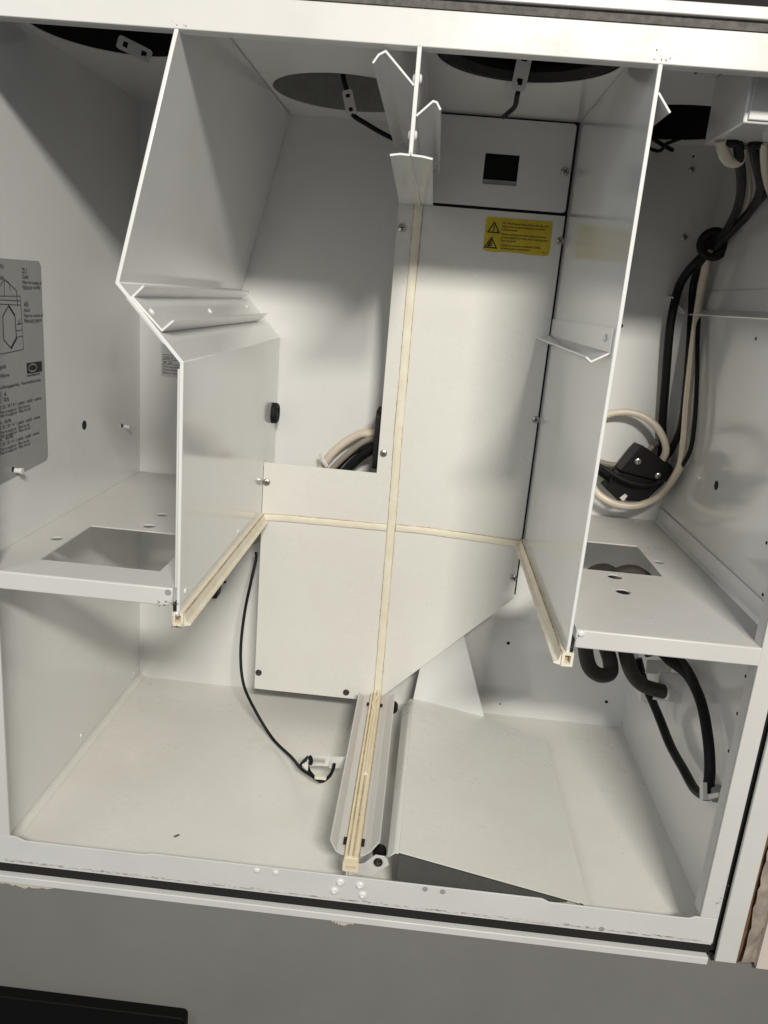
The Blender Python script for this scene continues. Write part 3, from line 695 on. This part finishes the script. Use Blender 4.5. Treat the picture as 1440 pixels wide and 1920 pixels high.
# ================================================================== cables
def clear(u, v, y, r):
    p = aY(u, v, y); lim = XR - r - .008
    if p.x > lim and y > .02: p = aX(u, v, lim)
    if p.z < ZF + r + .0005 and y > .02: p = aZ(u, v, ZF + r + .0005)
    return p
def cable(name, px, r, m, label, cat='cable', group=None, n=12, flat=1., kids=None):
    pts = [clear(u, v, y, r) for u, v, y in px]
    pts = pts[:1] + [p + Vector([random.gauss(0, .0005) for _ in range(3)]) for p in pts[1:-1]] + pts[-1:]
    o = obj(name, tube(pts, r, n, 8, flat), m); tag(o, label, cat, group)
    return o
# grommet in the back wall at the right
gl = thing('cable_grommet', aY(1338, 458, .40), 'round black rubber grommet round the cables at the upper right', 'grommet')
c = aY(1338, 458, .40); bm = bmesh.new()
add_lathe(bm, [(0, .003), (.0105, .003), (.0115, .0095), (.0165, .0105), (.0205, .008), (.0212, 0), (.0205, -.004), (0, -.005)], 30, Matrix.Translation(c) @ (CAM - c).to_track_quat('Z', 'Y').to_matrix().to_4x4()); obj('grommet_ring', bm, 'rubber', gl)
cable('mains_cable', [(1332, 470, .402), (1325, 490, .402), (1312, 560, .415), (1300, 640, .432), (1289, 740, .43), (1282, 830, .425), (1272, 880, .42), (1240, 925, .41), (1205, 945, .405), (1172, 948, .405), (1140, 938, .41), (1113, 915, .416), (1098, 860, .425), (1106, 810, .43), (1130, 782, .432), (1165, 771, .43), (1200, 777, .425), (1228, 797, .42), (1244, 822, .415), (1247, 845, .414), (1240, 866, .414)], .0052, 'cable_w', 'thick cream mains cable coiled in a loop round the black connector box')
cable('power_cable', [(1330, 476, .402), (1308, 488, .405), (1278, 530, .434), (1260, 590, .434), (1252, 650, .436), (1247, 720, .438), (1243, 790, .441), (1240, 850, .444), (1225, 905, .446)], .0060, 'cable_b', 'leftmost thick black cable dropping from the grommet along the back wall', group='black cables from the grommet')
cable('power_cable', [(1334, 474, .402), (1315, 490, .405), (1300, 530, .438), (1297, 590, .438), (1293, 660, .44), (1286, 740, .44), (1276, 800, .437), (1258, 845, .432), (1238, 868, .425)], .0048, 'cable_b', 'black cable beside the cream one, ending in the connector box', group='black cables from the grommet')
cable('power_cable', [(1337, 476, .402), (1322, 500, .405), (1313, 560, .42), (1308, 640, .441), (1307, 720, .438), (1302, 800, .43), (1292, 850, .42), (1270, 885, .408), (1240, 903, .396), (1205, 908, .393), (1165, 897, .394), (1130, 877, .40), (1100, 862, .41)], .0030, 'cable_b', 'thin black cable sweeping across the front of the connector box', group='black cables from the grommet')
cable('power_cable', [(1160, 893, .43), (1140, 892, .43), (1120, 880, .428), (1095, 868, .428)], .0065, 'cable_b', 'short thick black cable leaving the connector box to the left')
cable('grey_cable', [(1248, 826, .444), (1225, 838, .445), (1205, 852, .446), (1180, 868, .446), (1150, 872, .445), (1115, 862, .444), (1095, 850, .444)], .0040, 'cable_g', 'grey cable passing behind the black connector box')
for j, (px, r, m, lab) in enumerate([
    ([(1383, 262, .118), (1386, 300, .14), (1391, 350, .20), (1384, 390, .28), (1362, 430, .345), (1345, 452, .388), (1338, 462, .402)], .0048, 'cable_b', 'leftmost black cable from the control box down to the grommet'),
    ([(1412, 268, .118), (1416, 300, .14), (1425, 350, .20), (1415, 385, .27), (1385, 420, .35), (1352, 452, .388), (1342, 464, .402)], .0046, 'cable_b', 'second black cable from the control box down to the grommet'),
    ([(1470, 330, .18), (1440, 360, .22), (1420, 380, .27), (1395, 412, .34), (1358, 450, .385), (1345, 464, .402)], .0038, 'cable_b', 'black cable coming from the right edge to the grommet'),
    ([(1398, 262, .13), (1400, 310, .175), (1404, 360, .25), (1396, 400, .325), (1370, 432, .37), (1352, 455, .394), (1343, 464, .402)], .0034, 'cable_w', 'cream cable between the black ones under the control box'),
    ([(1432, 268, .112), (1432, 300, .13), (1436, 340, .18), (1452, 380, .25)], .0034, 'cable_w', 'cream cable at the right edge under the control box')]):
    cable('control_cable', px, r, m, lab, group='cables below the control box')
bm = tube([aY(1352, 262, .118), aY(1356, 285, .125), aY(1368, 302, .135), aY(1386, 300, .14), aY(1392, 275, .13)], .0055, 12)
tag(obj('cable_loop', bm, 'cable_w'), 'small cream cable loop just below the control box', 'cable')
# thin wires near the upper right duct
cable('thin_wire', [(1318, 120, .10), (1300, 140, .16), (1270, 170, .25), (1252, 192, .32)], .0024, 'cable_b', 'black wire running diagonally across the ceiling at the right', 'wire')
cable('thin_wire', [(1280, 258, .40), (1262, 264, .41), (1246, 270, .42), (1238, 282, .43), (1222, 280, .435), (1210, 270, .44)], .0022, 'cable_b', 'twisted black wire beside the right partition near the ceiling', 'wire')
cable('thin_wire', [(1262, 282, .44), (1245, 272, .435), (1228, 262, .43), (1212, 250, .43)], .0026, 'cable_b', 'short black wire end beside the right partition', 'wire')
# cable bundle seen through the cut-out in the cover panel
gp = tag(obj('cable_grommet', bmesh.new(), 'rubber'), 'long dark grommet strip at the edge of the panel cutout', 'grommet')
bm = plate(rrect(.385, .449, .962, 1.0455, .010), [], -.0665, -.0588, YZ); bm.to_mesh(gp.data); bm.free(); shade(gp.data)
G = 'cables in the panel cutout'
cable('bundle_cable', [(716, 813, .425), (700, 811, .425), (676, 814, .428), (650, 826, .432), (628, 846, .436), (610, 868, .438), (596, 895, .440), (580, 930, .44)], .0062, 'cable_w', 'thick cream cable on top of the bundle in the panel cutout', group=G)
cable('bundle_cable', [(718, 823, .42), (700, 822, .42), (675, 832, .424), (652, 850, .428), (630, 871, .432), (612, 895, .434), (600, 930, .436)], .0045, 'cable_g', 'beige grey cable second from the top in the panel cutout', group=G)
cable('bundle_cable', [(718, 833, .425), (700, 832, .425), (675, 843, .428), (653, 858, .432), (636, 876, .434), (625, 900, .436)], .0030, 'cable_b', 'thin black cable in the panel cutout bundle', group=G)
cable('bundle_cable', [(722, 838, .415), (702, 841, .415), (680, 853, .42), (658, 872, .424), (640, 895, .426), (630, 930, .43)], .0068, 'cable_b', 'thick black cable lowest in the panel cutout bundle', group=G)
a, b = aY(601, 851, .428), aY(613, 875, .420)
bm = bmesh.new(); add_tube(bm, [a, lerp(a, b, .5) + Vector((0, -.005, 0)), b], .0032, 8, 4, .45); tag(obj('cable_tie', bm, 'plastic'), 'white cable tie round the cream cable in the panel cutout', 'cable tie')

# ---- sensor cables with white clips in the ducts
def wire_clip(c, ax, up, L, wd, label, grp='wire clips'):
    """flat plastic holder with two slots"""
    ax = Vector(ax).normalized(); nn = Vector(up).normalized(); sd = ax.cross(nn).normalized(); nn = sd.cross(ax)
    c = Vector(c)
    t = thing('wire_clip', c, label, 'clip', grp)
    bm = plate(rrect(-wd / 2, wd / 2, -L / 2, L / 2, wd * .25), [rect(-wd * .2, wd * .2, -L * .34, -L * .2), rect(-wd * .2, wd * .2, L * .2, L * .36)], -.0012, .0012, lambda a, b, h: tuple(c + sd * a + ax * b + nn * h))
    obj('clip_plate', bm, 'plastic', t)
    return t
def dirpx(u0, v0, u1, v1, y0, y1): return aY(u1, v1, y1) - aY(u0, v0, y0)
def facing(p): return (CAM - Vector(p)).normalized()
pA = aY(655, 192, .33); wire_clip(pA, dirpx(652, 175, 660, 212, .33, .335), facing(pA), .027, .0125, 'white wire clip hanging by the middle duct opening')
pB = aY(979, 131, .19); wire_clip(pB, dirpx(984, 100, 970, 165, .185, .195), facing(pB), .038, .015, 'white wire clip below the duct with the black rubber lip')
pC = aY(252, 92, .20); wire_clip(pC, dirpx(225, 78, 285, 108, .19, .21), facing(pC), .036, .013, 'white wire clip in the dark duct opening at the upper left')
cable('sensor_wire', [(642, 130, .335), (645, 150, .33), (652, 176, .337), (656, 202, .338), (664, 217, .335), (685, 232, .35), (712, 247, .36), (745, 264, .37)], .0030, 'cable_b', 'black sensor wire running from the middle duct to the divider', 'wire')
cable('sensor_wire', [(983, 105, .185), (979, 130, .198), (974, 158, .20), (971, 180, .20), (965, 200, .23), (952, 212, .27), (944, 219, .30)], .0027, 'cable_b', 'black sensor wire hanging from the clip at the rubber lipped duct', 'wire')
cable('sensor_wire', [(480, 1035, .42), (481, 1050, .415), (470, 1090, .40), (458, 1150, .39), (451, 1220, .37), (456, 1280, .35), (478, 1330, .325), (512, 1384, .30), (545, 1420, .25), (565, 1440, .215), (585, 1455, .20), (603, 1464, .195), (618, 1456, .192), (624, 1442, .190), (627, 1432, .190)], .0022, 'cable_b', 'thin black sensor cable hanging down the left and ending at the white holder', 'wire')
sh = thing('sensor_holder', aY(600, 1432, .195), 'white plastic sensor holder on the left flank of the support rail', 'holder')
def quadpx(px, y, y2, name, m, holes=()):
    bm = plate(pxpoly(px, y), [pxpoly(h, y) for h in holes], y, y2, XZ); return obj(name, bm, m, sh)
quadpx([(577, 1417), (620, 1418), (616, 1437), (575, 1434)], .193, .197, 'holder_frame', 'plastic', [[(585, 1420), (611, 1421), (608, 1433), (583, 1432)]])
quadpx([(566, 1435), (579, 1426), (577, 1445)], .194, .197, 'holder_tip', 'plastic')
quadpx([(590, 1456), (612, 1458), (611, 1463), (590, 1461)], .184, .187, 'holder_tab', 'seal')
quadpx([(619.5, 1420), (652, 1421), (650, 1441), (617, 1440)], .1965, .199, 'holder_strap', 'plastic')
bm = tube([aY(580, 1418, .191), aY(583, 1425, .1905), aY(582, 1432, .191)], .0030, 8); obj('wire_loop', bm, 'cable_b', sh)
bm = tube([aY(562, 1438, .21), aY(570, 1428, .203), aY(578, 1420, .195)], .0028, 8); add_tube(bm, [aY(577, 1436, .198), aY(580, 1446, .200), aY(588, 1456, .203)], .0022, 8); obj('wire_loop', bm, 'cable_b', sh)
# dark plug and grey stub under the left shelf
bm = plate(pxpoly([(372, 1122), (388, 1098), (400, 1085), (411, 1090), (406, 1123)], .43), [], .43, .454, XZ); tag(obj('wall_plug', bm, 'black', bevel=.001), 'black plug on the back wall half hidden by the left seal', 'plug')
cable('grey_cable', [(492, 1002, .43), (478, 1013, .44), (455, 1018, .45), (430, 1018, .454)], .0050, 'cable_g', 'short grey cable stub behind the left end of the cross seal')

# ---- below the right shelf: hoses, bracket and flat cables
def hose(px, r, label):
    pts = [aY(u, v, y) for u, v, y in px]; o = obj('drain_hose', tube(pts, r, 16, 10), 'hose'); return tag(o, label, 'hose', 'dark drain hoses below the right shelf')
hose([(1160, 1085, .26), (1135, 1070, .25), (1110, 1078, .235), (1098, 1110, .22), (1096, 1190, .19), (1103, 1245, .185), (1122, 1265, .185), (1143, 1262, .19), (1144, 1240, .20), (1133, 1190, .215), (1150, 1110, .235), (1160, 1078, .245), (1190, 1073, .25), (1215, 1090, .25)], .0092, 'dark foam hose bent into a U below the right shelf')
hose([(1165, 1110, .20), (1170, 1200, .20), (1182, 1255, .205), (1205, 1284, .215), (1244, 1297, .225)], .0092, 'dark foam hose curving into the white bracket below the right shelf')
bk = thing('hose_bracket', aY(1260, 1290, .24), 'small white folded bracket on the right wall below the shelf', 'bracket')
def quadb(px, y, y2, name, m): return obj(name, plate(pxpoly(px, y), [], y, y2, XZ), m, bk, bevel=.0004)
quadb([(1237, 1259), (1304, 1268), (1288, 1320), (1224, 1312), (1229, 1300), (1233, 1288)], .235, .237, 'bracket_plate', 'plastic')
quadb([(1213, 1238), (1260, 1240), (1258, 1265), (1210, 1263)], .262, .264, 'bracket_tab', 'plastic')
quadb([(1184, 1220), (1197, 1228), (1210, 1262), (1222, 1292), (1214, 1322), (1200, 1314), (1205, 1285), (1190, 1262)], .30, .34, 'terminal_block', 'plastic')
p0, p1 = aY(1304, 1235, .235), aY(1290, 1320, .235)
quadb([(1303, 1232), (1307, 1233), (1292, 1321), (1286, 1320)], .2375, .30, 'bracket_side', 'plastic')
c = aY(1244, 1297, .226); bm = bmesh.new(); add_lathe(bm, [(0, 0), (.0090, 0), (.0102, .002), (.0102, .004), (.0088, .005), (0, .005)], 20, Matrix.Translation(c) @ Matrix.Rotation(math.pi / 2, 4, 'Y')); obj('hose_end_cap', bm, 'plastic', bk)
def flatcable(px, r, label): 
    pts = [clear(u, v, y, r) for u, v, y in px]; o = obj('flat_cable', tube(pts, r, 12, 8, .75), 'cable_b'); return tag(o, label, 'cable', 'black cables looping down the right wall')
flatcable([(1214, 1225, .27), (1236, 1222, .25), (1256, 1240, .235), (1285, 1262, .235), (1304, 1290, .235), (1318, 1330, .23), (1328, 1390, .215), (1331, 1440, .20), (1328, 1476, .19), (1324, 1492, .186)], .0062, 'black cable bowing out along the right wall below the shelf')
flatcable([(1255, 1228, .25), (1275, 1236, .232), (1294, 1262, .226), (1310, 1300, .222), (1322, 1350, .215), (1332, 1420, .20), (1330, 1470, .186)], .0048, 'second black cable alongside the outer loop on the right wall')
flatcable([(1196, 1235, .285), (1208, 1280, .275), (1222, 1312, .255), (1236, 1345, .25), (1258, 1400, .235), (1283, 1445, .215), (1300, 1476, .20), (1316, 1491, .19), (1326, 1492, .185)], .0068, 'black cable running straight down from the bracket to the lower clip')
def wallpoly(px, x): return [(aX(u, v, x).y, aX(u, v, x).z) for u, v in px]
bm = plate(wallpoly([(1317, 1466), (1323, 1467), (1324, 1500), (1317, 1500)], .347), [], .344, .3485, YZ)
add_plate(bm, wallpoly([(1324, 1490), (1348, 1486), (1347, 1494), (1324, 1500)], .349), [], .3486, .352, YZ)
tag(obj('cable_clip', bm, 'plastic'), 'white cable clip low on the right wall holding two black cables', 'clip')
bm = plate(wallpoly([(1343, 1470), (1351, 1492), (1347, 1506), (1340, 1490)], .36), [], .353, XR - .0002, YZ); tag(obj('clip_base', bm, 'galv', bevel=.001), 'grey metal clip base beside the white cable clip on the right wall', 'clip')

# dark seed lying on the floor
p = aZ(331, 1567, ZF + .0006); bm = bmesh.new()
bmesh.ops.create_uvsphere(bm, u_segments=10, v_segments=6, radius=1, matrix=Matrix.Translation(p) @ Matrix.Rotation(.75, 4, 'Z') @ Matrix.Diagonal((.0042, .0014, .0010, 1)))
tag(obj('dirt_crumb', bm, 'grime'), 'dark elongated crumb lying on the left part of the cabinet floor', 'crumb')

# ================================================================== what surrounds the cabinet
bm = box(-.60, .62, -.006, .0, 1.4277, 1.4365); tag(obj('upper_trim', bm, 'frame', bevel=.0008), 'white trim strip along the very top above the dark gasket', 'trim')
bm = box(-.60, .62, .004, .01, 1.4366, 1.62); tag(obj('upper_gap', bm, 'dark'), 'black gap above the white trim at the top edge', 'gap')
bm = box(.3600, .3822, -.006, -.002, .5555, 1.4200); tag(obj('side_trim', bm, 'frame', bevel=.0008), 'white trim strip along the right side of the cabinet', 'trim')
bm = bmesh.new(); add_box(bm, .3563, .37, .0025, .0045, .556, 1.42); tag(obj('side_gap', bm, 'dark'), 'narrow dark gap between the right stile and the side trim', 'gap')
bm = box(.3820, .4300, .002, .004, .552, 1.43); tag(obj('raw_board', bm, 'brown'), 'strip of bare brown board right of the side trim', 'board')
# crumpled clear tape
bm = bmesh.new(); rows = []
for i in range(90):
    z = .556 + i * .0075; row = []
    for j in range(5):
        x = .3885 + j * .0038 + random.uniform(-.0007, .0007) + .0010 * math.sin(i * .33)
        row.append(bm.verts.new((x, -.001 - random.uniform(0, .004) - .002 * math.sin(j * 1.2), z)))
    rows.append(row)
for a, b in zip(rows, rows[1:]):
    for j in range(4): bm.faces.new((a[j], a[j + 1], b[j + 1], b[j]))
tag(obj('sealing_tape', bm, 'tape'), 'crumpled glossy tape covering the joint at the right wall', 'tape')
bm = box(.4035, .75, -.006, .02, .553, 1.8); tag(obj('right_wall', bm, 'wall'), 'pale plaster wall at the right edge of the photo', 'wall')
# lower ledge and grey front
bm = box(-.60, .3532, -.006, .002, .5495, .5585); tag(obj('lower_trim', bm, 'worn', bevel=.0009), 'white trim ledge under the dark groove below the cabinet', 'trim')
bm = box(-.75, .75, .0025, .02, .08, .5490); tag(obj('lower_front', bm, 'grey'), 'plain grey front below the cabinet', 'panel')
bl = plate(rrect(-.62, -.203, .10, .3985, .006), [], -.012, .002, XZ); tag(obj('black_slab', bl, 'slab', bevel=.001), 'black slab in the lower left corner against the grey front', 'slab')
# old sealant scraps under the ledge
def scrap(x0, x1, z, h, lab):
    bm = bmesh.new(); top = []; bot = []
    n = 26
    for i in range(n + 1):
        t = i / n; x = x0 + (x1 - x0) * t; d = h * (math.sin(math.pi * t) ** .6) * random.uniform(.35, 1.1)
        top.append((x, z + .0005)); bot.append((x, z - d - .0003))
    add_plate(bm, top + bot[::-1], [], -.0045, .0022, XZ)
    tag(obj('sealant_scrap', bm, 'caulk'), lab, 'sealant', 'sealant scraps under the lower trim')
scrap(-.42, -.352, .5493, .0050, 'long torn beige sealant scrap under the lower trim at the far left')
scrap(-.048, -.022, .5493, .0055, 'short torn beige sealant scrap under the middle of the lower trim')
